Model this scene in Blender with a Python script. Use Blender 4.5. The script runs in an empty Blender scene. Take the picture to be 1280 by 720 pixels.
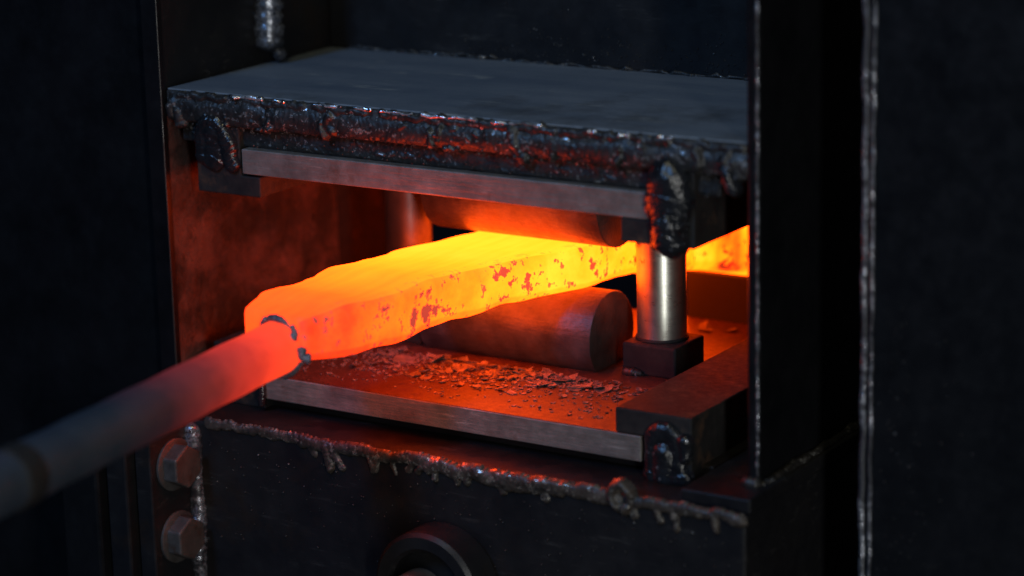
import bpy, bmesh, math, random
import numpy as np
from mathutils import Vector, Matrix

# ------------------------------------------------------------------ camera, world, lights, exposure
MM = 0.001
sc = bpy.context.scene
COL = sc.collection
CAM_YAW, CAM_PITCH, CAM_ROLL = math.radians(32.5), math.radians(14.4), math.radians(-1.4)
CAM_POS = Vector((998.5, -1790.2, 595.1)) * MM


def cam_basis(yaw, p, r):
    d = Vector((-math.sin(yaw) * math.cos(p), math.cos(yaw) * math.cos(p), -math.sin(p)))
    rt = Vector((math.cos(yaw), math.sin(yaw), 0))
    up = rt.cross(d)
    return rt * math.cos(r) + up * math.sin(r), up * math.cos(r) - rt * math.sin(r), d


rt, up, dd = cam_basis(CAM_YAW, CAM_PITCH, CAM_ROLL)
cam = bpy.data.objects.new('camera', bpy.data.cameras.new('camera'))
COL.objects.link(cam)
cam.matrix_world = Matrix(((rt.x, up.x, -dd.x, CAM_POS.x), (rt.y, up.y, -dd.y, CAM_POS.y),
                           (rt.z, up.z, -dd.z, CAM_POS.z), (0, 0, 0, 1)))
cam.data.sensor_width = 36
cam.data.lens = 36 * 3300 / 1280
cam.data.clip_start = 0.05
cam.data.clip_end = 60
cam.data.dof.use_dof = True
cam.data.dof.focus_distance = 2.06
cam.data.dof.aperture_fstop = 2.7
sc.camera = cam

world = bpy.data.worlds.new('World')
sc.world = world
world.use_nodes = True
bg = world.node_tree.nodes['Background']
bg.inputs[0].default_value = (0.35, 0.5, 0.8, 1)
bg.inputs[1].default_value = 0.004


def area(name, loc, target, sx, sy, power, color):
    l = bpy.data.lights.new(name, 'AREA')
    l.shape = 'RECTANGLE'
    l.size, l.size_y, l.energy, l.color = sx, sy, power, color
    o = bpy.data.objects.new(name, l)
    COL.objects.link(o)
    o.location = loc
    o.rotation_euler = (Vector(target) - Vector(loc)).to_track_quat('-Z', 'Y').to_euler()
    return o


area('cool_window_light', (-0.45, -1.95, 1.55), (-0.3, 0, 0.2), 0.3, 0.5, 19, (0.20, 0.48, 1.0))
area('workshop_door_light', (1.75, -2.0, 0.35), (0, 0, 0.1), 0.14, 1.7, 21, (1.0, 1.0, 0.96))
area('ceiling_lamp', (0.2, -1.15, 1.75), (0.1, -0.1, 0.2), 0.2, 0.5, 4.5, (1.0, 0.90, 0.52))

sc.view_settings.view_transform = 'Standard'
sc.view_settings.look = 'None'
sc.view_settings.exposure = 0
sc.view_settings.gamma = 1
sc.view_settings.use_curve_mapping = False
sc.cycles.use_denoising = True
sc.cycles.max_bounces = 8
sc.cycles.sample_clamp_indirect = 4


# ------------------------------------------------------------------ materials
def new_mat(name):
    m = bpy.data.materials.new(name)
    m.use_nodes = True
    nt = m.node_tree
    b = nt.nodes['Principled BSDF']
    tc = nt.nodes.new('ShaderNodeTexCoord')
    return m, nt, b, tc


def noise(nt, vec, scale, detail=6, rough=0.6, stretch=None):
    if stretch:
        mp = nt.nodes.new('ShaderNodeMapping')
        mp.inputs['Scale'].default_value = stretch
        nt.links.new(vec, mp.inputs['Vector'])
        vec = mp.outputs['Vector']
    n = nt.nodes.new('ShaderNodeTexNoise')
    n.inputs['Scale'].default_value = scale
    n.inputs['Detail'].default_value = detail
    n.inputs['Roughness'].default_value = rough
    nt.links.new(vec, n.inputs['Vector'])
    return n.outputs['Fac']


def ramp(nt, fac, stops):
    r = nt.nodes.new('ShaderNodeValToRGB')
    e = r.color_ramp.elements
    e[1].position = stops[-1][0]
    e[0].position = stops[0][0]
    for p, c in stops[1:-1]:
        e.new(p)
    for el, (p, c) in zip(e, stops):
        el.color = tuple(c) + (1,) if len(c) == 3 else c
    nt.links.new(fac, r.inputs['Fac'])
    return r.outputs['Color']


def g3(v):
    return (v, v, v)


def mixc(nt, fac, a, b):
    m = nt.nodes.new('ShaderNodeMix')
    m.data_type = 'RGBA'
    for s, v in ((0, fac), (6, a), (7, b)):
        if isinstance(v, (int, float)):
            m.inputs[s].default_value = v
        elif isinstance(v, tuple):
            m.inputs[s].default_value = v + (1,)
        else:
            nt.links.new(v, m.inputs[s])
    return m.outputs[2]


def math_n(nt, op, a, b=None):
    m = nt.nodes.new('ShaderNodeMath')
    m.operation = op
    for i, v in enumerate((a, b)):
        if v is None:
            continue
        if isinstance(v, (int, float)):
            m.inputs[i].default_value = v
        else:
            nt.links.new(v, m.inputs[i])
    return m.outputs[0]


def steel(name, c1, c2, metallic=0.3, rough=(0.35, 0.6), scale=60, bump=0.15, bump_scale=300, bump_dist=0.6,
          rust=None, rust_lo=0.55, rust_hi=0.7, scratch=None, spots=None, stretch=None, streak=None, spec=0.5):
    m, nt, b, tc = new_mat(name)
    b.inputs['Specular IOR Level'].default_value = spec
    v = tc.outputs['Object']
    n1 = noise(nt, v, scale, 8, 0.65, stretch)
    col = mixc(nt, ramp(nt, n1, [(0.3, g3(0)), (0.7, g3(1))]), c1, c2)
    n2 = noise(nt, v, scale * 3.3, 6, 0.7)
    if rust:
        n3 = noise(nt, v, scale * 0.6, 8, 0.7)
        col = mixc(nt, ramp(nt, n3, [(rust_lo, g3(0)), (rust_hi, g3(1))]), col, rust)
    if spots:
        vo = nt.nodes.new('ShaderNodeTexVoronoi')
        vo.inputs['Scale'].default_value = spots[0]
        nt.links.new(v, vo.inputs['Vector'])
        msk = ramp(nt, vo.outputs['Distance'], [(spots[1] * 0.6, g3(1)), (spots[1], g3(0))])
        n4 = noise(nt, v, scale * 0.9, 3)
        msk = math_n(nt, 'MULTIPLY', msk, ramp(nt, n4, [(0.5, g3(0)), (0.58, g3(1))]))
        col = mixc(nt, msk, col, spots[2])
    if streak:      # bright rubbed streaks along the length
        sk = math_n(nt, 'MULTIPLY', ramp(nt, noise(nt, v, 75, 7, 0.7, (0.3, 1, 2.2)), [(0.57, g3(0)), (0.66, g3(1))]),
                    ramp(nt, noise(nt, v, 14, 3, 0.5), [(0.45, g3(0)), (0.6, g3(1))]))
        col = mixc(nt, sk, col, streak)
    nt.links.new(col, b.inputs['Base Color'])
    b.inputs['Metallic'].default_value = metallic
    rr = ramp(nt, n2, [(0.3, g3(rough[0])), (0.7, g3(rough[1]))])
    nt.links.new(rr, b.inputs['Roughness'])
    h = noise(nt, v, bump_scale, 8, 0.7)
    if scratch:
        hs = noise(nt, v, scratch[0], 3, 0.5, scratch[1])
        h = math_n(nt, 'ADD', h, math_n(nt, 'MULTIPLY', hs, scratch[2]))
    bp = nt.nodes.new('ShaderNodeBump')
    bp.inputs['Strength'].default_value = bump
    bp.inputs['Distance'].default_value = bump_dist * MM
    nt.links.new(h, bp.inputs['Height'])
    nt.links.new(bp.outputs['Normal'], b.inputs['Normal'])
    return m


M = {}
M['black_paint'] = steel('black_paint', (0.003, 0.0035, 0.0045), (0.007, 0.0075, 0.009), 0.0, (0.22, 0.5), 18, 0.25, 120, 0.5, spec=0.25)
M['beam_paint'] = steel('beam_paint', (0.005, 0.0055, 0.0075), (0.013, 0.0125, 0.0135), 0.0, (0.3, 0.6), 14, 0.4, 160, 0.6,
                        rust=(0.017, 0.011, 0.008), spec=0.3, streak=(0.03, 0.029, 0.029))
M['ram_paint'] = steel('ram_paint', (0.075, 0.098, 0.135), (0.165, 0.185, 0.21), 0.0, (0.42, 0.65), 8, 0.2, 110, 0.5,
                       rust=(0.045, 0.045, 0.045), rust_lo=0.54, rust_hi=0.7, stretch=(0.35, 2, 1),
                       streak=(0.22, 0.23, 0.23))
M['ram_front'] = steel('ram_front', (0.008, 0.008, 0.009), (0.03, 0.028, 0.027), 0.1, (0.35, 0.65), 70, 0.9, 130, 2.0,
                       rust=(0.035, 0.02, 0.014))
def make_weld_mat(name, dark, dark2, bare_glint, lo, hi, rough):
    m, nt, b, tc = new_mat(name)
    v = tc.outputs['Object']
    n1 = noise(nt, v, 90, 8, 0.7)
    col = mixc(nt, ramp(nt, n1, [(0.35, g3(0)), (0.65, g3(1))]), dark, dark2)
    mk = ramp(nt, noise(nt, v, 230, 6, 0.65), [(lo, g3(0)), (hi, g3(1))])  # bare bright spots, put into the colour as glints on the weld
    mk = math_n(nt, 'MULTIPLY', mk, ramp(nt, noise(nt, v, 28, 3, 0.5), [(0.42, g3(0)), (0.55, g3(1))]))
    nt.links.new(mixc(nt, mk, col, bare_glint), b.inputs['Base Color'])
    nt.links.new(mk, b.inputs['Metallic'])
    rg = ramp(nt, noise(nt, v, 60, 5, 0.6), [(0.35, g3(rough[0])), (0.65, g3(rough[1]))])
    nt.links.new(mixc(nt, mk, rg, (0.2, 0.2, 0.2)), b.inputs['Roughness'])
    bp = nt.nodes.new('ShaderNodeBump')
    bp.inputs['Strength'].default_value = 0.45
    bp.inputs['Distance'].default_value = 0.6 * MM
    nt.links.new(noise(nt, v, 420, 8, 0.7), bp.inputs['Height'])
    nt.links.new(bp.outputs['Normal'], b.inputs['Normal'])
    return m


M['weld'] = make_weld_mat('dirty_weld_metal', (0.008, 0.008, 0.009), (0.022, 0.020, 0.019), (0.5, 0.5, 0.5), 0.585, 0.65, (0.32, 0.6))
M['weld_bright'] = make_weld_mat('bare_glint_weld', (0.012, 0.013, 0.016), (0.04, 0.042, 0.05), (0.38, 0.40, 0.45), 0.47, 0.57, (0.3, 0.5))  # brighter weld copy with more glints put into its colour
M['edge_glint'] = make_weld_mat('bright_edge_glint', (0.03, 0.032, 0.036), (0.08, 0.085, 0.09), (0.75, 0.77, 0.8), 0.34, 0.46, (0.3, 0.5))  # bright metal for the painted glints along the ledge edge
M['slag'] = make_weld_mat('glassy_black_weld', (0.006, 0.007, 0.009), (0.014, 0.015, 0.018), (0.35, 0.37, 0.42), 0.62, 0.70, (0.12, 0.28))
M['weld_brown'] = make_weld_mat('brown_weld_metal', (0.010, 0.009, 0.008), (0.055, 0.042, 0.034), (0.45, 0.40, 0.34), 0.55, 0.63, (0.35, 0.6))
M['plate_steel'] = steel('plate_steel', (0.12, 0.108, 0.10), (0.23, 0.21, 0.195), 0.4, (0.36, 0.6), 55, 0.5, 240, 0.9,
                         rust=(0.11, 0.06, 0.04), rust_lo=0.56, rust_hi=0.75, scratch=(60, (0.5, 1, 5), 1.6), streak=(0.34, 0.32, 0.30))
M['oxide'] = steel('red_brown_oxide', (0.034, 0.016, 0.012), (0.062, 0.026, 0.018), 0.05, (0.3, 0.55), 40, 0.5, 200, 0.8,
                   spots=(260, 0.3, (0.11, 0.06, 0.045)))
M['die_steel'] = steel('die_steel', (0.022, 0.019, 0.020), (0.08, 0.07, 0.068), 0.3, (0.28, 0.52), 38, 0.5, 200, 0.9,
                       rust=(0.05, 0.03, 0.024), rust_lo=0.52, rust_hi=0.66,
                       scratch=(60, (1, 8, 8), 0.5))
M['rail_steel'] = steel('rail_steel', (0.008, 0.0085, 0.010), (0.024, 0.022, 0.021), 0.0, (0.55, 0.8), 60, 0.35, 220, 0.6, spec=0.2,
                        rust=(0.07, 0.04, 0.025))
M['rust_wall'] = steel('rust_wall', (0.003, 0.0025, 0.003), (0.12, 0.06, 0.05), 0.05, (0.35, 0.8), 26, 1.0, 90, 3.5,
                       rust=(0.006, 0.004, 0.004), rust_lo=0.44, rust_hi=0.58)
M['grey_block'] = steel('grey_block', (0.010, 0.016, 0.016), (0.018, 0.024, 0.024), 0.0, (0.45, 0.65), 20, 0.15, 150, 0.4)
M['bolt_steel'] = steel('bolt_steel', (0.05, 0.046, 0.045), (0.11, 0.10, 0.095), 0.5, (0.35, 0.6), 90, 0.3, 300, 0.4,
                        rust=(0.07, 0.035, 0.022))
M['flake'] = steel('mill_scale', (0.05, 0.042, 0.04), (0.20, 0.165, 0.155), 0.3, (0.3, 0.6), 160, 0.4, 500, 0.5)
M['wall'] = steel('dark_wall', (0.010, 0.010, 0.012), (0.02, 0.02, 0.022), 0.0, (0.8, 0.9), 4, 0.1, 20, 1)
M['floor'] = steel('concrete_floor', (0.05, 0.05, 0.05), (0.09, 0.085, 0.08), 0.0, (0.8, 0.95), 5, 0.2, 60, 1)


def make_post_mat():
    m, nt, b, tc = new_mat('polished_post_steel')
    v = tc.outputs['Object']
    n1 = noise(nt, v, 40, 5, 0.6, (1, 1, 3))
    col = mixc(nt, n1, (0.42, 0.43, 0.38), (0.68, 0.69, 0.62))
    n3 = noise(nt, v, 70, 6, 0.7)
    col = mixc(nt, ramp(nt, n3, [(0.62, g3(0)), (0.72, g3(1))]), col, (0.16, 0.12, 0.09))
    nt.links.new(col, b.inputs['Base Color'])
    b.inputs['Metallic'].default_value = 0.95
    n2 = noise(nt, v, 130, 4, 0.6, (1, 1, 12))
    nt.links.new(ramp(nt, n2, [(0.3, g3(0.26)), (0.7, g3(0.42))]), b.inputs['Roughness'])
    bp = nt.nodes.new('ShaderNodeBump')
    bp.inputs['Strength'].default_value = 0.25
    bp.inputs['Distance'].default_value = 0.2 * MM
    nt.links.new(n2, bp.inputs['Height'])
    nt.links.new(bp.outputs['Normal'], b.inputs['Normal'])
    return m


M['joint'] = steel('blue_grey_joint_slag', (0.05, 0.055, 0.075), (0.16, 0.17, 0.21), 0.3, (0.35, 0.6), 120, 0.5, 400, 0.6)
M['post'] = make_post_mat()


M['post_dull'] = steel('dull_post_steel', (0.06, 0.055, 0.06), (0.12, 0.11, 0.11), 0.6, (0.35, 0.5), 40, 0.2, 200, 0.3)


def make_billet_mat():
    """glowing steel: emission follows temperature, with cooler dark scale left on the flank"""
    m, nt, b, tc = new_mat('glowing_billet_steel')
    v = tc.outputs['Object']
    at = nt.nodes.new('ShaderNodeAttribute')
    at.attribute_name = 'glow_level'
    sd = nt.nodes.new('ShaderNodeAttribute')
    sd.attribute_name = 'scale_cover'
    cloud = noise(nt, v, 35, 5, 0.6)
    wob = math_n(nt, 'MULTIPLY', math_n(nt, 'SUBTRACT', cloud, 0.5), 0.35)
    wob = math_n(nt, 'MULTIPLY', wob, math_n(nt, 'ADD', math_n(nt, 'MULTIPLY', sd.outputs['Fac'], 1.3), 0.3))
    heat = math_n(nt, 'ADD', at.outputs['Fac'], wob)
    stk = noise(nt, v, 60, 4, 0.6, (1.6, 0.12, 1))
    heat = math_n(nt, 'ADD', heat, math_n(nt, 'MULTIPLY', math_n(nt, 'SUBTRACT', stk, 0.52), 0.16))
    # scale patches: two sizes of ragged islands
    pa = math_n(nt, 'ADD', noise(nt, v, 70, 8, 0.66), math_n(nt, 'MULTIPLY', math_n(nt, 'SUBTRACT', noise(nt, v, 16, 2, 0.5), 0.5), 0.22))
    pb = noise(nt, v, 150, 5, 0.6, (1, 1, 0.6))
    pm = math_n(nt, 'MAXIMUM', ramp(nt, pa, [(0.575, g3(0)), (0.60, g3(1))]),
                ramp(nt, pb, [(0.61, g3(0)), (0.635, g3(0.9))]))
    pm = math_n(nt, 'MULTIPLY', pm, sd.outputs['Fac'])
    em = ramp(nt, heat, [(0.0, (0, 0, 0)), (0.12, (0.06, 0.002, 0.0003)), (0.3, (0.20, 0.0070, 0.0005)),
                         (0.5, (0.38, 0.0165, 0.0006)), (0.7, (0.62, 0.033, 0.0006)), (0.88, (0.9, 0.055, 0.0010)),
                         (1.0, (1.0, 0.072, 0.0026))])
    em = mixc(nt, math_n(nt, 'MULTIPLY', pm, 0.93), em, (0.009, 0.0007, 0.0006))
    nt.links.new(mixc(nt, pm, (0.035, 0.025, 0.025), (0.14, 0.11, 0.125)), b.inputs['Base Color'])
    b.inputs['Roughness'].default_value = 0.7
    nt.links.new(em, b.inputs['Emission Color'])
    b.inputs['Emission Strength'].default_value = 12.0
    h = math_n(nt, 'ADD', noise(nt, v, 160, 6, 0.6), math_n(nt, 'MULTIPLY', pm, 1.2))
    bp = nt.nodes.new('ShaderNodeBump')
    bp.inputs['Strength'].default_value = 0.4
    bp.inputs['Distance'].default_value = 0.8 * MM
    nt.links.new(h, bp.inputs['Height'])
    nt.links.new(bp.outputs['Normal'], b.inputs['Normal'])
    return m


M['billet'] = make_billet_mat()


def make_rod_mat():
    m, nt, b, tc = new_mat('heated_rod_steel')
    v = tc.outputs['Object']
    at = nt.nodes.new('ShaderNodeAttribute')
    at.attribute_name = 'glow_level'
    n = noise(nt, v, 30, 6, 0.6)
    heat = math_n(nt, 'ADD', at.outputs['Fac'], math_n(nt, 'MULTIPLY', math_n(nt, 'SUBTRACT', n, 0.5), 0.22))
    em = ramp(nt, heat, [(0.0, (0, 0, 0)), (0.25, (0.012, 0.0006, 0.0003)), (0.5, (0.10, 0.006, 0.003)),
                         (0.75, (0.42, 0.018, 0.006)), (1.0, (1.0, 0.052, 0.009))])
    nt.links.new(em, b.inputs['Emission Color'])
    b.inputs['Emission Strength'].default_value = 1.5
    col = mixc(nt, n, (0.022, 0.034, 0.055), (0.075, 0.09, 0.115))
    nt.links.new(col, b.inputs['Base Color'])
    b.inputs['Metallic'].default_value = 0.4
    b.inputs['Roughness'].default_value = 0.5
    bp = nt.nodes.new('ShaderNodeBump')
    bp.inputs['Strength'].default_value = 0.5
    bp.inputs['Distance'].default_value = 1.2 * MM
    nt.links.new(noise(nt, v, 70, 7, 0.65), bp.inputs['Height'])
    nt.links.new(bp.outputs['Normal'], b.inputs['Normal'])
    return m


M['rod'] = make_rod_mat()


# ------------------------------------------------------------------ builders
ORIGIN = {}


def thing(name, label, cat, loc, group=None):
    o = bpy.data.objects.new(name, None)
    o.empty_display_size = 0.05
    COL.objects.link(o)
    o.location = Vector(loc) * MM
    o['label'] = label
    o['category'] = cat
    if group:
        o['group'] = group
    ORIGIN[o.name] = Vector(loc)
    return o


def link(name, verts, faces, mat, parent=None, smooth=False, attrs=None, label=None):
    """verts in mm, world frame"""
    org = ORIGIN.get(parent.name, Vector((0, 0, 0))) if parent else Vector((0, 0, 0))
    me = bpy.data.meshes.new(name)
    me.from_pydata([((v[0] - org[0]) * MM, (v[1] - org[1]) * MM, (v[2] - org[2]) * MM) for v in verts], [], faces)
    me.materials.append(M[mat])
    if attrs:
        for k, vals in attrs.items():
            a = me.attributes.new(k, 'FLOAT', 'POINT')
            a.data.foreach_set('value', list(vals))
    if smooth:
        me.polygons.foreach_set('use_smooth', [True] * len(me.polygons))
    me.update()
    o = bpy.data.objects.new(name, me)
    COL.objects.link(o)
    if parent:
        o.parent = parent
    ORIGIN[o.name] = org
    if label:
        o['label'] = label
    return o


def bm_out(bm):
    bmesh.ops.recalc_face_normals(bm, faces=bm.faces)
    bm.verts.index_update()
    v = [tuple(x.co) for x in bm.verts]
    f = [[q.index for q in p.verts] for p in bm.faces]
    bm.free()
    return v, f


def box(name, x, y, z, mat, parent=None, bevel=1.0, seg=2, wob=0.0, cuts=0, seed=0, label=None):
    bm = bmesh.new()
    bmesh.ops.create_cube(bm, size=1)
    for v in bm.verts:
        v.co = Vector((x[0] if v.co.x < 0 else x[1], y[0] if v.co.y < 0 else y[1], z[0] if v.co.z < 0 else z[1]))
    if cuts:
        n = max(range(3), key=lambda i: (x, y, z)[i][1] - (x, y, z)[i][0])
        es = [e for e in bm.edges if abs((e.verts[0].co - e.verts[1].co)[n]) > 1e-3]
        bmesh.ops.subdivide_edges(bm, edges=es, cuts=cuts, use_grid_fill=True)
    if bevel:
        es = [e for e in bm.edges if len(e.link_faces) == 2 and e.calc_face_angle() > 0.5]
        bmesh.ops.bevel(bm, geom=es, offset=bevel, segments=seg, affect='EDGES', profile=0.5)
    if wob:
        rnd = random.Random(seed)
        for v in bm.verts:
            v.co += Vector((rnd.uniform(-wob, wob), rnd.uniform(-wob, wob), rnd.uniform(-wob, wob)))
    v, f = bm_out(bm)
    return link(name, v, f, mat, parent, label=label)


def prism(name, prof, axis, lo, hi, mat, parent=None, bevel=0.8, smooth_angle=None, label=None):
    """extrude a closed 2-D profile; axis 'x': prof=(y,z); 'y': prof=(x,z); 'z': prof=(x,y)"""
    bm = bmesh.new()

    def pt(a, b, t):
        return {'x': (t, a, b), 'y': (a, t, b), 'z': (a, b, t)}[axis]
    A = [bm.verts.new(pt(a, b, lo)) for a, b in prof]
    B = [bm.verts.new(pt(a, b, hi)) for a, b in prof]
    n = len(prof)
    bm.faces.new(A)
    bm.faces.new(B[::-1])
    for i in range(n):
        bm.faces.new((A[i], A[(i + 1) % n], B[(i + 1) % n], B[i]))
    bmesh.ops.recalc_face_normals(bm, faces=bm.faces)
    if bevel:
        es = [e for e in bm.edges if e.calc_face_angle(0) > 0.5]
        bmesh.ops.bevel(bm, geom=es, offset=bevel, segments=2, affect='EDGES', profile=0.5)
    v, f = bm_out(bm)
    o = link(name, v, f, mat, parent, label=label)
    if smooth_angle:
        o.data.polygons.foreach_set('use_smooth', [True] * len(o.data.polygons))
        o.data.set_sharp_from_angle(angle=math.radians(smooth_angle))
    return o


def lathe(name, prof, c, mat, parent=None, axis='z', n=40, label=None):
    """prof: list of (radius, t) along axis from point c"""
    vs, fs = [], []
    for r, t in prof:
        for k in range(n):
            a = 2 * math.pi * k / n
            u, w = r * math.cos(a), r * math.sin(a)
            p = {'z': (u, w, t), 'y': (u, t, w), 'x': (t, u, w)}[axis]
            vs.append((c[0] + p[0], c[1] + p[1], c[2] + p[2]))
    m = len(prof)
    for i in range(m - 1):
        for k in range(n):
            fs.append((i * n + k, i * n + (k + 1) % n, (i + 1) * n + (k + 1) % n, (i + 1) * n + k))
    fs.append(tuple(range(n)))
    fs.append(tuple(range((m - 1) * n, m * n)))
    bm = bmesh.new()
    V = [bm.verts.new(v) for v in vs]
    for f in fs:
        bm.faces.new([V[i] for i in f])
    v, f = bm_out(bm)
    o = link(name, v, f, mat, parent, label=label)
    o.data.polygons.foreach_set('use_smooth', [True] * len(o.data.polygons))
    o.data.set_sharp_from_angle(angle=math.radians(35))
    return o


def frames(P):
    T = np.gradient(P, axis=0)
    T /= np.linalg.norm(T, axis=1)[:, None] + 1e-9
    ref = np.array([0.13, 0.9, 0.41]) if abs(T[:, 1]).mean() < 0.8 else np.array([0.9, 0.1, 0.4])
    U = np.cross(T, ref)
    U /= np.linalg.norm(U, axis=1)[:, None] + 1e-9
    return T, U, np.cross(T, U)


def bead_mesh(pts, r, seed=0, ripple=None, rough=0.25, segs=10, lump=0.25):
    """a weld bead: overlapping scalloped ripples with uneven width"""
    rng = np.random.default_rng(seed)
    pts = np.array(pts, float)
    L = np.r_[0, np.cumsum(np.linalg.norm(np.diff(pts, axis=0), axis=1))]
    n = max(8, int(L[-1] / (r * 0.22)))
    s = np.linspace(0, L[-1], n)
    P = np.stack([np.interp(s, L, pts[:, i]) for i in range(3)], 1)
    ripple = ripple or r * 1.1
    ph = np.cumsum(np.full(n, L[-1] / n / ripple) * rng.uniform(0.6, 1.4, n))
    scal = (ph % 1.0)
    rr = 0.86 + 0.22 * np.sqrt(np.clip(1 - scal, 0, 1))
    kn = max(3, int(L[-1] / (r * 3)))
    rr *= 1 + lump * np.interp(s, np.linspace(0, L[-1], kn), rng.uniform(-1, 1, kn))
    t = np.clip(np.minimum(s, L[-1] - s) / (r * 0.9), 0, 1)
    rr *= np.sqrt(1 - (1 - t) ** 2) * 0.97 + 0.03
    jit = np.stack([np.interp(s, np.linspace(0, L[-1], kn), rng.uniform(-1, 1, kn)) for _ in range(3)], 1)
    P = P + jit * r * rough
    T, U, W = frames(P)
    ang = np.arange(segs) * 2 * np.pi / segs
    vs = []
    for i in range(n):
        ring = P[i] + r * rr[i] * (np.cos(ang)[:, None] * U[i] + np.sin(ang)[:, None] * W[i])
        vs.extend((ring + rng.normal(0, r * 0.03, (segs, 3))).tolist())
    fs = []
    for i in range(n - 1):
        for k in range(segs):
            fs.append((i * segs + k, i * segs + (k + 1) % segs, (i + 1) * segs + (k + 1) % segs, (i + 1) * segs + k))
    fs.append(tuple(range(segs))[::-1])
    fs.append(tuple(range((n - 1) * segs, n * segs)))
    return vs, fs


def bead(name, pts, r, parent, seed=0, mat='weld', **k):
    v, f = bead_mesh(pts, r, seed, **k)
    return link(name, v, f, mat, parent, smooth=True)


def arch(c, w, h, y, n=14):
    """an upside-down U in the xz plane, centre of its foot at c=(x,z)"""
    out = [(c[0] - w / 2, y, c[1])]
    for k in range(n + 1):
        a = math.pi * (1 - k / n)
        out.append((c[0] + w / 2 * math.cos(a), y, c[1] + h - w / 2 + w / 2 * math.sin(a)))
    out.append((c[0] + w / 2, y, c[1]))
    return out


def spatter(name, pts, parent, mat='weld'):
    vs, fs = [], []
    for (x, y, z, r) in pts:
        b = len(vs)
        vs += [(x + r, y, z), (x - r, y, z), (x, y + r, z), (x, y - r, z), (x, y, z + r * 0.8), (x, y, z - r * 0.8)]
        for f in ((0, 2, 4), (2, 1, 4), (1, 3, 4), (3, 0, 4), (2, 0, 5), (1, 2, 5), (3, 1, 5), (0, 3, 5)):
            fs.append(tuple(b + i for i in f))
    o = link(name, vs, fs, mat, parent, smooth=True)
    o['kind'] = 'stuff'
    return o


def vnoise(u, v, seed):
    g = np.random.default_rng(seed).uniform(-1, 1, (97, 97))
    i, j = np.floor(u).astype(int), np.floor(v).astype(int)
    a, b = u - i, v - j
    a, b = a * a * (3 - 2 * a), b * b * (3 - 2 * b)
    i0, i1, j0, j1 = i % 97, (i + 1) % 97, j % 97, (j + 1) % 97
    return (g[i0, j0] * (1 - a) + g[i1, j0] * a) * (1 - b) + (g[i0, j1] * (1 - a) + g[i1, j1] * a) * b


def weld_patch(name, parent, beads, at, step=0.9, seed=0, grain=0.35, ground=None, mat='weld', rp=0.13, warp=1.0):
    """weld metal laid on a flat face as a height field.
    beads: list of (polyline [(u,v)...], radius, height); at(u, v, h) -> world point;
    ground: (u0, u1, v0, v1, amplitude) rough skin under the beads"""
    rng = np.random.default_rng(seed)
    pu = [p[0] for b in beads for p in b[0]]
    pv = [p[1] for b in beads for p in b[0]]
    R = max(b[1] for b in beads) * 1.3
    u0, u1, v0, v1 = min(pu) - R, max(pu) + R, min(pv) - R, max(pv) + R
    if ground:
        u0, u1, v0, v1 = min(u0, ground[0]), max(u1, ground[1]), min(v0, ground[2]), max(v1, ground[3])
    us, vs_ = np.arange(u0, u1 + step, step), np.arange(v0, v1 + step, step)
    U, V = np.meshgrid(us, vs_, indexing='ij')
    wu = U + warp * 1.1 * vnoise(U / 5.0, V / 5.0, seed + 1) + warp * 0.5 * vnoise(U / 2.1, V / 2.1, seed + 2)
    wv = V + warp * 1.1 * vnoise(U / 5.0, V / 5.0, seed + 3) + warp * 0.5 * vnoise(U / 2.1, V / 2.1, seed + 4)
    H = np.full(U.shape, -1.0)
    if ground:
        inside = (U > ground[0]) & (U < ground[1]) & (V > ground[2]) & (V < ground[3])
        gh = 0.5 + vnoise(U / 9, V / 6, seed + 5) * 0.5 + 0.35 * vnoise(U / 3.2, V / 3.2, seed + 6) + 0.2 * vnoise(U / 1.4, V / 1.4, seed + 7)
        H = np.where(inside, np.maximum(H, gh * ground[4]), H)
    for k, (pl, r, hh) in enumerate(beads):
        s0 = rng.uniform(0, 50)
        for (a, b) in zip(pl[:-1], pl[1:]):
            a, b = np.array(a, float), np.array(b, float)
            ab = b - a
            L = np.hypot(*ab) + 1e-6
            sel = np.where((U > min(a[0], b[0]) - 2 * r) & (U < max(a[0], b[0]) + 2 * r) &
                           (V > min(a[1], b[1]) - 2 * r) & (V < max(a[1], b[1]) + 2 * r))
            if len(sel[0]) == 0:
                s0 += L
                continue
            du, dv = wu[sel] - a[0], wv[sel] - a[1]
            t = np.clip((du * ab[0] + dv * ab[1]) / L ** 2, 0, 1)
            d = np.hypot(du - t * ab[0], dv - t * ab[1])
            sl = s0 + t * L
            rk = r * (1 + 0.22 * vnoise(sl / (2.2 * r), np.full(sl.shape, k + 0.5), seed + 8))
            q = np.clip(1 - (d / rk) ** 2, 0, 1)
            rip = (sl / (0.55 * r) + 0.9 * (d / rk) ** 2 + 0.5 * vnoise(sl / r, d / r, seed + 9)) % 1.0
            h = hh * (np.sqrt(q) * (1 + 0.35 * vnoise(sl / (1.6 * r), np.full(sl.shape, k + 9.5), seed + 10)) + rp * (rip - 0.5) * (q > 0))
            H[sel] = np.maximum(H[sel], np.where(q > 0, h, -1.0))
            s0 += L
    H = H + np.where(H > -0.9, grain * vnoise(U / 1.3, V / 1.3, seed + 11) * 0.6, 0)
    keep = H > -0.9
    idx = -np.ones(U.shape, int)
    f4 = keep[:-1, :-1] | keep[1:, :-1] | keep[1:, 1:] | keep[:-1, 1:]
    need = np.zeros(U.shape, bool)
    need[:-1, :-1] |= f4
    need[1:, :-1] |= f4
    need[1:, 1:] |= f4
    need[:-1, 1:] |= f4
    idx[need] = np.arange(need.sum())
    verts = [at(a, b, c) for a, b, c in zip(U[need], V[need], H[need])]
    I, J = np.where(f4)
    faces = np.stack([idx[I, J], idx[I + 1, J], idx[I + 1, J + 1], idx[I, J + 1]], 1).tolist()
    return link(name, verts, faces, mat, parent, smooth=True)


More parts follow.
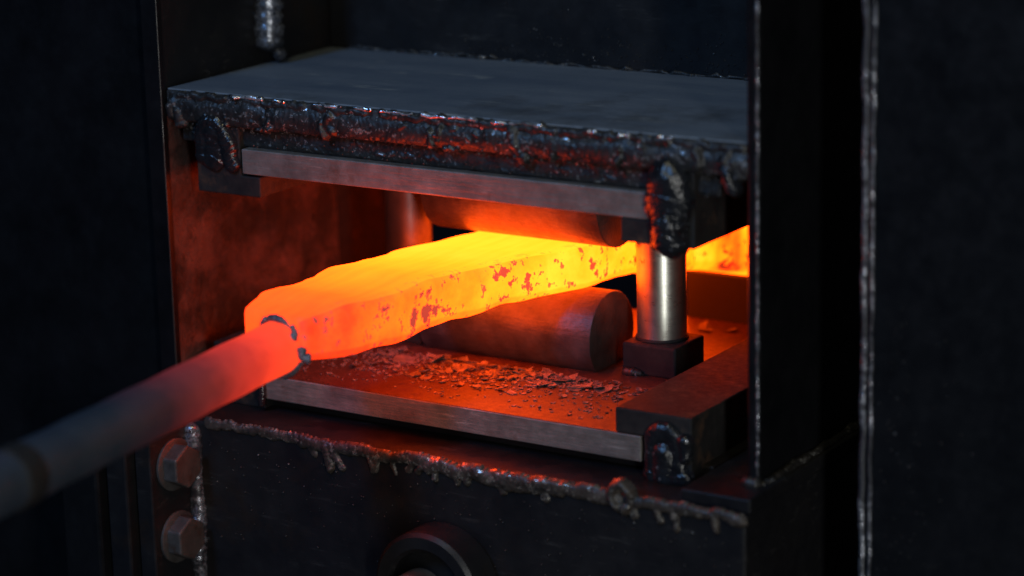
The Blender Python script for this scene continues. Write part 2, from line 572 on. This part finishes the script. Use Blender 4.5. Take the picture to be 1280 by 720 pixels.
def wobble_line(x0, x1, z, amp, n, r_):
    return [(x0 + (x1 - x0) * k / n, z + r_.uniform(-amp, amp)) for k in range(n + 1)]


rnd = random.Random(7)

# ------------------------------------------------------------------ setting
o = link('floor', [(-4000, -3500, -760), (4000, -3500, -760), (4000, 3000, -760), (-4000, 3000, -760)], [(0, 1, 2, 3)], 'floor')
o['kind'] = 'structure'
o = box('wall', (-4000, 4000), (1900, 1990), (-760, 2600), 'wall', bevel=0)
o['kind'] = 'structure'

# ------------------------------------------------------------------ press frame
XL, XR = -363.0, 164.0            # inner faces of the opening
press = thing('forging_press', 'black welded steel press with two columns and a base around the opening', 'forging press',
              (-100, 0, -760))
lc = box('side_column', (-640, -377), (-158, 60), (-760, 900), 'black_paint', press, 4, 3)
ip = box('inner_plate', (-375, XL), (-167, 62), (-40, 218), 'rust_wall', press, 1.6, 3, label='rusty inner plate of the far column')
box('unlit_upper_plate', (-375, XL + 0.4), (-167, 62), (218.4, 900), 'beam_paint', press, 1.6, 3)  # same inner plate, coloured darker where the glow leaves it unlit
box('edge_strip', (-378.5, -361.5), (-173, -166), (-38, 900), 'black_paint', press, 1.4, 3)
box('rear_plate', (-402, -384), (64, 210), (-45, 900), 'rail_steel', press, 1.5)
# lower bolted bracket of the far column
lb = box('bracket_plate', (-334, -318), (-264, -150), (-760, -33), 'beam_paint', press, 1.5, 2)
box('bracket_flange', (-358, -337), (-272, -150), (-760, -36), 'beam_paint', press, 2)
box('bracket_flange', (-400, -361), (-280, -150), (-760, -40), 'black_paint', press, 3)
for bz in (-62, -123, -190):
    hx = [(-236 + 18 * math.cos(a), bz + 18 * math.sin(a)) for a in [math.pi / 6 + k * math.pi / 3 for k in range(6)]]
    bo = prism('hex_bolt', hx, 'x', -318, -302, 'bolt_steel', press, 1.5)
    lathe('washer', [(21, -318), (21.5, -317.5), (21.5, -315.6), (20.5, -315)], (0, -236, bz), 'bolt_steel', bo, 'x', 28)
bead('weld_bead', [(-315, -212, -34), (-314.5, -212, -90), (-315.5, -212, -150), (-315, -212, -290)], 7.5, press, 3, ripple=9, lump=0.25, mat='weld_bright')
# base
base = box('base_beam', (-318, 184), (-212, 210), (-760, -31), 'beam_paint', press, 3, 3)
box('bolster_plate', (-316, 126), (-150, 150), (-31, -20.3), 'beam_paint', press, 1.5)
bl_ = [(wobble_line(-300, -205, -31, 1.0, 8, rnd), 4.0, 1.8), (wobble_line(-205, -80, -32, 1.6, 9, rnd), 5.2, 2.8),
       (wobble_line(-85, 30, -34, 2.0, 9, rnd), 6.5, 3.6), (wobble_line(22, 78, -33, 1.6, 5, rnd), 5.8, 3.4),
       (wobble_line(96, 180, -33, 2.0, 9, rnd), 4.5, 3.0)]
for i in range(22):                 # lumps and short runs below the long bead
    x = rnd.gauss(-60, 75)
    bl_.append(([(x, -35), (x + rnd.uniform(-5, 5), -37 - rnd.uniform(0, 9))], rnd.uniform(1.8, 3.6), rnd.uniform(1.2, 3.2)))
bl_.append(([(-182, -34), (-178, -50)], 4.5, 3.5))
bl_.append(([(-178, -34), (-168, -48)], 3.5, 3.0))
for x in (112, 126, 158):
    bl_.append(([(x, -34), (x + 3, -44 - rnd.uniform(0, 8))], 3.2, 2.6))
bl_.append(([(84 + 8 * math.cos(a), -31 + 9 * math.sin(a)) for a in np.linspace(-1.2, 4.2, 16)], 4.5, 6))
weld_patch('weld_bead', press, bl_, lambda u, v, h: (u, -212.2 - h, v), seed=20, mat='weld_brown', grain=0.45)
spatter('weld_spatter', [(rnd.uniform(-300, 180), -212.3, -46 - abs(rnd.gauss(0, 45)), rnd.uniform(0.4, 1.3)) for _ in range(260)], press)
# near guide plate and outer column
gp = box('guide_plate', (XR, 175), (-172, 190), (-20, 900), 'black_paint', press, 4.2, 6)
box('foot_pad', (128, 184.5), (-205, 200), (-31, -20), 'beam_paint', press, 1.5)
bead('edge_highlight', [(173.2 + rnd.uniform(-0.3, 0.3), -171.4, z) for z in range(-16, 480, 12)], 1.2, press, 75, ripple=5, rough=0.2, lump=0.4, mat='weld_bright')  # thin bright bead added as the painted highlight of the plate corner
bead('weld_bead', [(177, -172, -20), (177, -100, -20), (177, 0, -20), (177, 120, -20)], 4.0, press, 70, ripple=6)
bead('weld_bead', [(162, -172, -19), (170, -175, -19), (178, -173, -19)], 5, press, 71)
oc = box('side_column', (253, 560), (-167, 90), (-760, 900), 'black_paint', press, 5, 3)
bead('weld_bead', [(252.5 + rnd.uniform(-0.8, 0.8), -164.5, z) for z in range(-330, 480, 18)], 2.5, press, 72, ripple=3.4, lump=0.1, rough=0.12, mat='weld_bright')
bead('weld_bead', [(259.5 + rnd.uniform(-0.6, 0.6), -167.5, z) for z in range(-330, 480, 18)], 1.3, press, 73, ripple=3, lump=0.3, rough=0.12, mat='weld_bright')
spatter('weld_spatter', [(265 + abs(rnd.gauss(0, 26)), -167.3, rnd.uniform(-150, 150) - 20, rnd.uniform(0.3, 1.0)) for _ in range(220)], press)
# rear stop block
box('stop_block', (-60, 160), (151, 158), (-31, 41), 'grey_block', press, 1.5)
# round boss welded on the front of the base
bs = lathe('round_boss', [(20, -10), (44, -10), (46, -12), (46, -40), (43, -43), (34, -43), (31, -40), (31, -24), (20, -24)],
           (-70, -212 + 8, -122), 'beam_paint', press, 'y', 48)
lathe('boss_pin', [(4, -30), (17, -30), (21, -34), (21, -52), (19, -54), (5, -54)], (-77, -204, -128), 'bolt_steel', bs, 'y', 36)

# lower L-shaped clamp rails that hold the die plate
rl = prism('clamp_rail', [(76.5, -31), (117, -31), (117, 20), (52.5, 20), (52.5, 0.6), (76.5, 0.6)], 'y', -167, 150, 'rail_steel', press, 1.2)
arch2 = lambda c, w, h: [(p[0], p[2]) for p in arch(c, w, h, 0)]
weld_patch('weld_bead', rl, [(arch2((95, -26), 20, 32), 8.5, 5.5), ([(95, -26), (95, -10)], 10, 8), ([(112, 2), (112, -10)], 6, 6),
                             ([(84, -27), (112, -27)], 8, 7)], lambda u, v, h: (u, -167.2 - h, v), 0.7, 80, mat='slag', rp=0.04, warp=0.6, grain=0.15)
rl2 = prism('clamp_rail', [(-281, -31), (-332, -31), (-332, 20), (-283, 20), (-283, 0.6), (-281, 0.6)], 'y', -160, 150, 'rail_steel', press, 1.2)
bead('weld_bead', [(-280, -165, 0), (-278, -167, -12), (-278, -167, -26)], 4.2, rl2, 83, mat='slag')

# ------------------------------------------------------------------ ram
ram = thing('press_ram', 'dark ram with pale grey ledge and rough welds above the glowing bar', 'press ram', (-100, 0, 147))
box('ram_block', (-361.5, 162.5), (58, 210), (229, 900), 'beam_paint', ram, 2)
box('ram_plate', (-361, 163), (-167, 58), (206, 227.6), 'ram_front', ram, 1.0, 2)
rp = box('ledge_top', (-360.6, 162.6), (-165.5, 57.6), (227.6, 229.2), 'ram_paint', ram, 0.6, 2, label='pale grey painted top of the ram ledge')
rb = box('backing_plate', (-352, 138), (-160, 160), (186.2, 206), 'ram_front', ram, 1.2)
# vertical weld in the corner of the ledge
bead('weld_bead', [(-359, -33, 420), (-357, -33, 330), (-359, -34, 275), (-356, -36, 240)], 12, ram, 90, ripple=11, mat='weld_bright')
bead('weld_bead', [(-347, -30, 232), (-351, -32, 240), (-358, -34, 252)], 6.5, ram, 91, mat='weld_bright')
bead('weld_bead', [(x, 58, 230 + rnd.uniform(-1, 1)) for x in range(-340, 150, 10)], 1.8, ram, 92, rough=0.8, lump=0.5)
# ragged welds over the front of the ledge
rw = []
for (x0, x1) in ((-350, -300), (-280, -225), (-210, -165), (-150, -75), (-70, 5), (12, 60), (75, 100), (115, 160)):
    rw.append((wobble_line(x0, x1, 224.5, 1.2, 12, rnd), 3.0, 2.4))
for (x0, x1) in ((-345, -250), (-252, -150), (-155, -50), (-52, 40), (36, 160)):
    rw.append((wobble_line(x0, x1, 213, 1.2, 9, rnd), 9.0, 3.8))
for x in (-352, -348, -262, -256, -206, -198, -104, -95, -31, -26, 4, 62, 124, 150, 154):
    z = 217 + rnd.uniform(-5, 4)
    rw.append(([(x, z), (x + rnd.uniform(-4, 4), z - 5), (x + rnd.uniform(-4, 4), z - 10)], rnd.uniform(3.0, 5.0), rnd.uniform(4.0, 6.5)))
for i in range(34):
    x, z = rnd.uniform(-350, 156), rnd.uniform(201, 224)
    rw.append(([(x, z), (x + rnd.uniform(-5, 5), z + rnd.uniform(-3, 3))], rnd.uniform(1.2, 3.0), rnd.uniform(1.5, 5.5)))
weld_patch('weld_bead', ram, rw, lambda u, v, h: (u, -167.2 - h, v), seed=100, ground=(-358, 162, 203, 226.5, 1.0), grain=0.4, rp=0.10)
weld_patch('weld_bead', ram, [(wobble_line(x, x + rnd.uniform(5, 18), rnd.uniform(189, 203), 2, 3, rnd), rnd.uniform(1.2, 2.6), rnd.uniform(0.6, 1.8)) for x in range(-345, 130, 23)],
           lambda u, v, h: (u, -160.2 - h, v), seed=120, ground=(-350, 136, 187, 205, 0.8), grain=0.4)
for i, (x0, x1) in enumerate(((-296, -262), (-252, -240), (-214, -186), (-176, -158), (-150, -120), (-112, -62), (-50, -4), (34, 42), (60, 70), (92, 104))):
    bead('glint_bead', [(x, -168.4 + rnd.uniform(-0.5, 0.5), 227.4 + rnd.uniform(-0.7, 0.7)) for x in np.linspace(x0, x1, 7)], rnd.uniform(1.1, 2.0), ram,
         180 + i, ripple=4, rough=0.5, lump=0.5, mat='edge_glint')  # short bright bits put in as glints on the ledge edge
spatter('weld_spatter', [(rnd.uniform(-350, 145), -168.8, rnd.uniform(188, 226), rnd.uniform(0.4, 1.6)) for _ in range(300)], ram)
spatter('weld_spatter', [(rnd.uniform(-220, 150), 57.6, 232 + abs(rnd.gauss(0, 16)), rnd.uniform(0.3, 1.1)) for _ in range(420)], ram)
# upper L-shaped clamp rails
ur = prism('clamp_rail', [(84.5, 206), (120, 206), (120, 147), (59, 147), (59, 165.2), (84.5, 165.2)], 'y', -166, 150, 'rail_steel', ram, 1.2)
weld_patch('weld_bead', ur, [([(100, 180), (101, 197)], 17, 14), ([(91, 178), (92, 198)], 8, 6), ([(102, 153), (102, 164)], 16.5, 13),
                             ([(90, 150), (91, 170)], 7, 6), ([(145, 214), (152, 196)], 7, 7)], lambda u, v, h: (u, -166.2 - h, v), 0.7, 150,
           mat='slag', rp=0.07, warp=1.0, grain=0.2)
ul = prism('clamp_rail', [(-290, 206), (-334, 206), (-334, 147), (-271, 147), (-271, 163.5), (-290, 163.5)], 'y', -166, 150, 'rail_steel', ram, 1.2)
weld_patch('weld_bead', ul, [([(-326, 178), (-325, 196), (-318, 207), (-308, 205), (-301, 192), (-297, 172)], 8, 6.5), ([(-316, 176), (-314, 196)], 11, 7)],
           lambda u, v, h: (u, -166.2 - h, v), 0.7, 153, mat='slag', rp=0.10, warp=0.8)

# ------------------------------------------------------------------ upper die set
upper = thing('upper_die', 'upper steel die plate with rounded die pressing on the glowing bar', 'press die', (-100, -10, 100))
box('die_plate', (-287, 82.5), (-167.5, 140), (165.6, 185.8), 'plate_steel', upper, 0.9, 2)


def dee(yc, half, zbase, ztip, n=14):
    """round-bar die profile, flat where it meets its plate, in (y,z); nose radius = half"""
    s = 1 if ztip > zbase else -1
    zc = ztip - s * half
    a0 = -math.asin(min(0.95, abs(zc - zbase) / half))
    out = []
    for k in range(2 * n + 1):
        a = (math.pi - a0) + (2 * a0 - math.pi) * k / (2 * n)
        out.append((yc + half * math.cos(a), zc + s * half * math.sin(a)))
    return out


prism('die_nose', dee(-12, 37, 165.6, 100), 'x', -198, -30, 'die_steel', upper, 1.0, 30)

# ------------------------------------------------------------------ lower die set
lower = thing('lower_die', 'lower steel die plate with round die block and two guide posts', 'press die', (-100, -10, -20))
box('die_plate', (-280, 74), (-166.5, 150), (-20, 0), 'plate_steel', lower, 0.9, 2)
box('oxide_layer', (-279, 73), (-165.9, 149), (-0.4, 0.35), 'oxide', lower, 0.2, 1)
prism('die_nose', dee(-11, 36, 0.2, 61.5), 'x', -206, -40, 'die_steel', lower, 1.0, 30)
for px, py in ((0, 0), (-240, -6)):
    gpost = lathe('guide_post', [(18.5, 26), (20, 27.5), (20, 163.5), (19, 165)], (px, py, 0), 'post' if px == 0 else 'post_dull', lower, 'z', 64)
    box('post_block', (px - 22, px + 27), (py - 27, py + 22), (0, 26), 'rail_steel', gpost, 2.2, 3)
    lathe('collar', [(18, 26), (21.2, 26), (21.6, 26.8), (21.2, 28), (20.2, 28.4)], (px, py, 0), 'rail_steel', gpost, 'z', 48)
    bead('weld_bead', [(px - 20, py - 28, 2), (px - 12, py - 29, 2), (px - 2, py - 28, 1)], 3.5, gpost, 160)

# ------------------------------------------------------------------ glowing billet with its handle rod
billet = thing('hot_billet', 'glowing yellow-orange steel billet squeezed between the dies, on a long handle rod', 'billet', (-110, -150, 68))
ST = np.array([
    # y,    xL,   xR,   z0,  z1,  heat
    [-306, -186, -127, 67, 101, 0.37],
    [-280, -193, -118, 64, 103, 0.42],
    [-250, -194, -109, 61, 104, 0.51],
    [-220, -193, -104, 61, 104, 0.62],
    [-180, -192, -100, 61, 103.5, 0.73],
    [-140, -190,  -93, 63, 103, 0.85],
    [-100, -184,  -83, 65, 102, 0.95],
    [ -60, -176,  -70, 64, 101, 0.98],
    [ -30, -169,  -59, 62.5, 100.5, 0.96],
    [ -12, -166,  -55, 62, 100.5, 0.95],
    [  10, -166,  -54, 62, 100.5, 0.95],
    [  40, -165,  -52, 60, 104, 0.95],
    [  90, -165,  -48, 52, 99, 0.95],
    [ 140, -160,  -42, 43, 95, 0.98],
    [ 200, -145,  -22, 28, 90, 1.0],
    [ 260, -125,    0, 12, 84, 0.88],
    [ 300, -115,    6, 6, 80, 0.8]], float)
NS, K = 200, 64
ys = np.linspace(-306, 300, NS)


def smooth_interp(y, col):
    f = np.interp(np.linspace(-340, 340, 681), ST[:, 0], col)
    k = np.hanning(31)
    g = np.convolve(np.pad(f, 15, mode='edge'), k / k.sum(), 'valid')
    return np.interp(y, np.linspace(-340, 340, 681), g)


xl, xr, z0, z1, ht = [smooth_interp(ys, ST[:, i]) for i in range(1, 6)]
rng = np.random.default_rng(5)


def n1(y, wl, seed):
    r = np.random.default_rng(seed)
    g = r.uniform(-1, 1, 400)
    u = (y + 400) / wl
    i = np.floor(u).astype(int)
    t = u - i
    t = t * t * (3 - 2 * t)
    return g[i] * (1 - t) + g[i + 1] * t


verts, heat, cover = [], [], []
for i, y in enumerate(ys):
    cx, cz = (xl[i] + xr[i]) / 2, (z0[i] + z1[i]) / 2
    hw, hh = (xr[i] - xl[i]) / 2, (z1[i] - z0[i]) / 2
    te = min(1, (y + 306) / 6.0)
    te = 0.94 + 0.06 * math.sqrt(max(0, 1 - (1 - te) ** 2))
    for k in range(K):
        a = 2 * math.pi * (k + 0.5) / K
        ca, sa = math.cos(a), math.sin(a)
        e = 2 / (11.0 if sa > 0 else 7.0)
        px = abs(ca) ** e * math.copysign(1, ca)
        pz = abs(sa) ** e * math.copysign(1, sa)
        X = cx + hw * px * te
        Z = cz + hh * pz * te
        free = min(1.0, max(0.0, (abs(y + 8) - 30) / 40))        # dies keep the squeezed faces flat
        Z += free * ((1.5 if pz > 0 else 1.8) * n1(np.array([y]), 27, 11 if pz > 0 else 12)[0])
        X += ((2.8 if px < 0 else 1.3) * n1(np.array([y]), 30, 13 + (px > 0))[0] + (1.0 if px < 0 else 0.6) * n1(np.array([y]), 9, 15 + (px > 0))[0])
        if px > 0.95:                                                # flank bulges a little
            X += 1.2 * (1 - (pz) ** 2)
        Y = y - (X - cx) * 0.16 * max(0, min(1, (-180 - y) / 100))
        verts.append((X, Y, Z))
        flank = 1.0 if (px > 0.9 and pz < 0.93) else (0.25 if px > 0.8 else 0.0)
        cover.append(flank)
        h = ht[i] - (0.11 if flank > 0.5 else 0.0) * (1 if y < -60 else 0.4)
        if px > 0.5 and pz < -0.6:                                   # lower edge has chilled on the die
            h -= 0.10
        if pz > 0.9 and px < 0.5:
            h += 0.03
        # cooler streaks on the tail where the last bites chilled it
        yt = y + 0.25 * (Z - 70) + 3 * n1(np.array([Z * 3.0]), 17, 31)[0]
        tail = min(1.0, max(0.0, (y - 95) / 25))
        h -= 0.50 * math.exp(-((yt - 176) / 8) ** 2) + tail * (0.22 * max(0, n1(np.array([yt]), 11, 33)[0]) + 0.2 * max(0, n1(np.array([yt]), 5, 34)[0]))
        heat.append(h)
faces = []
for i in range(NS - 1):
    for k in range(K):
        faces.append((i * K + k, i * K + (k + 1) % K, (i + 1) * K + (k + 1) % K, (i + 1) * K + k))
faces.append(tuple(range(K))[::-1])
faces.append(tuple(range((NS - 1) * K, NS * K)))
link('bar', verts, faces, 'billet', billet, True, {'glow_level': heat, 'scale_cover': cover}).data.set_sharp_from_angle(angle=math.radians(60))

# handle rod
A = np.array((-150.0, -306, 75.5))
B = np.array((-134.0, -596, 67.0))
dirv = (B - A) / np.linalg.norm(B - A)


def rod_mesh(a, b, r, n=60, seg=36, seed=0, taper=4):
    P = np.linspace(a, b, n)
    T, U, W = frames(P)
    ang = np.arange(seg) * 2 * np.pi / seg
    L = np.linalg.norm(b - a)
    v, f, s = [], [], []
    for i in range(n):
        d = L * i / (n - 1)
        e = min(d, L - d)
        q = r * (1 - 0.12 * max(0, 1 - e / taper) ** 2) * (1 + 0.012 * math.sin(d * 0.11 + seed))
        ring = P[i] + q * (np.cos(ang)[:, None] * U[i] + np.sin(ang)[:, None] * W[i])
        v.extend(ring.tolist())
        s.extend([d] * seg)
    for i in range(n - 1):
        for k in range(seg):
            f.append((i * seg + k, i * seg + (k + 1) % seg, (i + 1) * seg + (k + 1) % seg, (i + 1) * seg + k))
    f.append(tuple(range(seg))[::-1])
    f.append(tuple(range((n - 1) * seg, n * seg)))
    return v, f, s


v, f, s = rod_mesh(A - dirv * 6, B + dirv * 330, 19.8, 120)
hr = link('handle_rod', v, f, 'rod', billet, True, {'glow_level': [max(0, 1.0 - max(0, d - 10) / 215.0) for d in s]}, label='round handle rod, orange at the joint and dark towards its end')
hr.data.set_sharp_from_angle(angle=math.radians(40))
v, f, s = rod_mesh(B + dirv * 2, B + dirv * 24, 20.9, 14, taper=3)
link('gap_band', v, f, 'rail_steel', billet, True, label='dark sleeve on the handle rod standing in for a dark gap')  # added dark sleeve standing in for a dark gap in the rod
# weld collar joining rod and billet
T, U, W = frames(np.array([A, B]))
cl = [tuple(A + dirv * 1 + 21.0 * (math.cos(a) * U[0] + math.sin(a) * W[0])) for a in np.linspace(0, 2 * math.pi, 40)]
bead('weld_bead', cl, 3.0, billet, 170, ripple=6, rough=0.5, lump=0.5, mat='joint')
bead('weld_bead', [(-133, -311, 96), (-131, -312.5, 88), (-133, -313, 82)], 3.0, billet, 171, ripple=5, rough=0.7, lump=0.6, mat='joint')
bead('weld_bead', [(-128, -312, 80), (-126, -312, 74), (-121, -310, 70)], 3.4, billet, 172, ripple=5, rough=0.7, lump=0.6, mat='joint')

# ------------------------------------------------------------------ loose mill scale on the lower die plate
def flake_mesh(seed, size):
    r = random.Random(seed)
    n = r.randint(6, 9)
    ang = sorted(r.uniform(0, 2 * math.pi) for _ in range(n))
    ang = [2 * math.pi * k / n + r.uniform(-0.25, 0.25) for k in range(n)]
    rad = [size * r.uniform(0.45, 1.0) for _ in range(n)]
    st = r.uniform(0.45, 0.9)
    th = r.uniform(0.25, 0.6)
    curl = r.uniform(0.01, 0.05) * 8 / size
    top = []
    for a, q in zip(ang, rad):
        x, y = q * math.cos(a), q * st * math.sin(a)
        top.append((x, y, curl * (x * x) + r.uniform(-0.2, 0.5)))
    v = [(0, 0, th)] + [(x, y, z + th) for x, y, z in top] + [(0, 0, 0)] + [(x, y, z) for x, y, z in top]
    f = []
    for k in range(n):
        j = (k + 1) % n
        f.append((0, 1 + k, 1 + j))
        f.append((n + 1, n + 2 + j, n + 2 + k))
        f.append((1 + k, n + 2 + k, n + 2 + j, 1 + j))
    return v, f


def flake_spot(r):
    t = r.random()
    if t < 0.62:
        x = r.gauss(-85, 52)
        y = -58 - abs(r.gauss(0, 20))
    else:
        x = r.uniform(-255, -60)
        y = r.uniform(-120, -58)
    return min(max(x, -255), 40), y


fr = random.Random(21)
big = [(-176, -66, 17), (-196, -80, 13), (-60, -86, 11), (-28, -82, 14), (-10, -78, 13), (-52, -74, 10), (-118, -66, 12), (-92, -72, 9),
       (-22, 116, 13), (-2, 124, 9)]
while len(big) < 130:
    x, y = flake_spot(fr)
    big.append((x, y, fr.uniform(3.5, 9.0)))
for i, (x, y, s) in enumerate(big):
    v, f = flake_mesh(300 + i, s)
    me = bpy.data.meshes.new('scale_flake')
    me.from_pydata([(a * MM, b * MM, c * MM) for a, b, c in v], [], f)
    me.materials.append(M['flake'])
    o = bpy.data.objects.new('scale_flake', me)
    COL.objects.link(o)
    o.location = (x * MM, y * MM, (0.4 + fr.uniform(0, 1.6)) * MM)
    o.rotation_euler = (fr.uniform(-0.28, 0.28), fr.uniform(-0.28, 0.28), fr.uniform(0, 6.28))
    o['label'] = {0: 'largest scale flake, below the left end of the lower round die block',
                  1: 'second largest scale flake, left of the biggest one under the glowing bar',
                  3: 'broad scale flake near the welded foot of the silver guide post',
                  8: 'larger of two scale flakes behind the silver guide post',
                  9: 'smaller of two scale flakes behind the silver guide post'}.get(
        i, 'thin curled flake of mill scale in the litter before the lower die block')
    o['category'] = 'scale flake'
    o['group'] = 'loose scale flakes on the lower die plate'
vs, fs = [], []
for i in range(1500):
    x, y = flake_spot(fr)
    if fr.random() < 0.25:
        x, y = fr.uniform(-265, 45), fr.uniform(-150, -55)
    v, f = flake_mesh(900 + i, fr.uniform(0.7, 3.2))
    a = fr.uniform(0, 6.28)
    b = len(vs)
    vs += [(x + p * math.cos(a) - q * math.sin(a), y + p * math.sin(a) + q * math.cos(a), w + 0.3) for p, q, w in v]
    fs += [tuple(b + k for k in g) for g in f]
o = link('scale_crumbs', vs, fs, 'flake')
o['kind'] = 'stuff'
o['label'] = 'fine crumbs of mill scale scattered over the lower die plate'
o['category'] = 'scale'
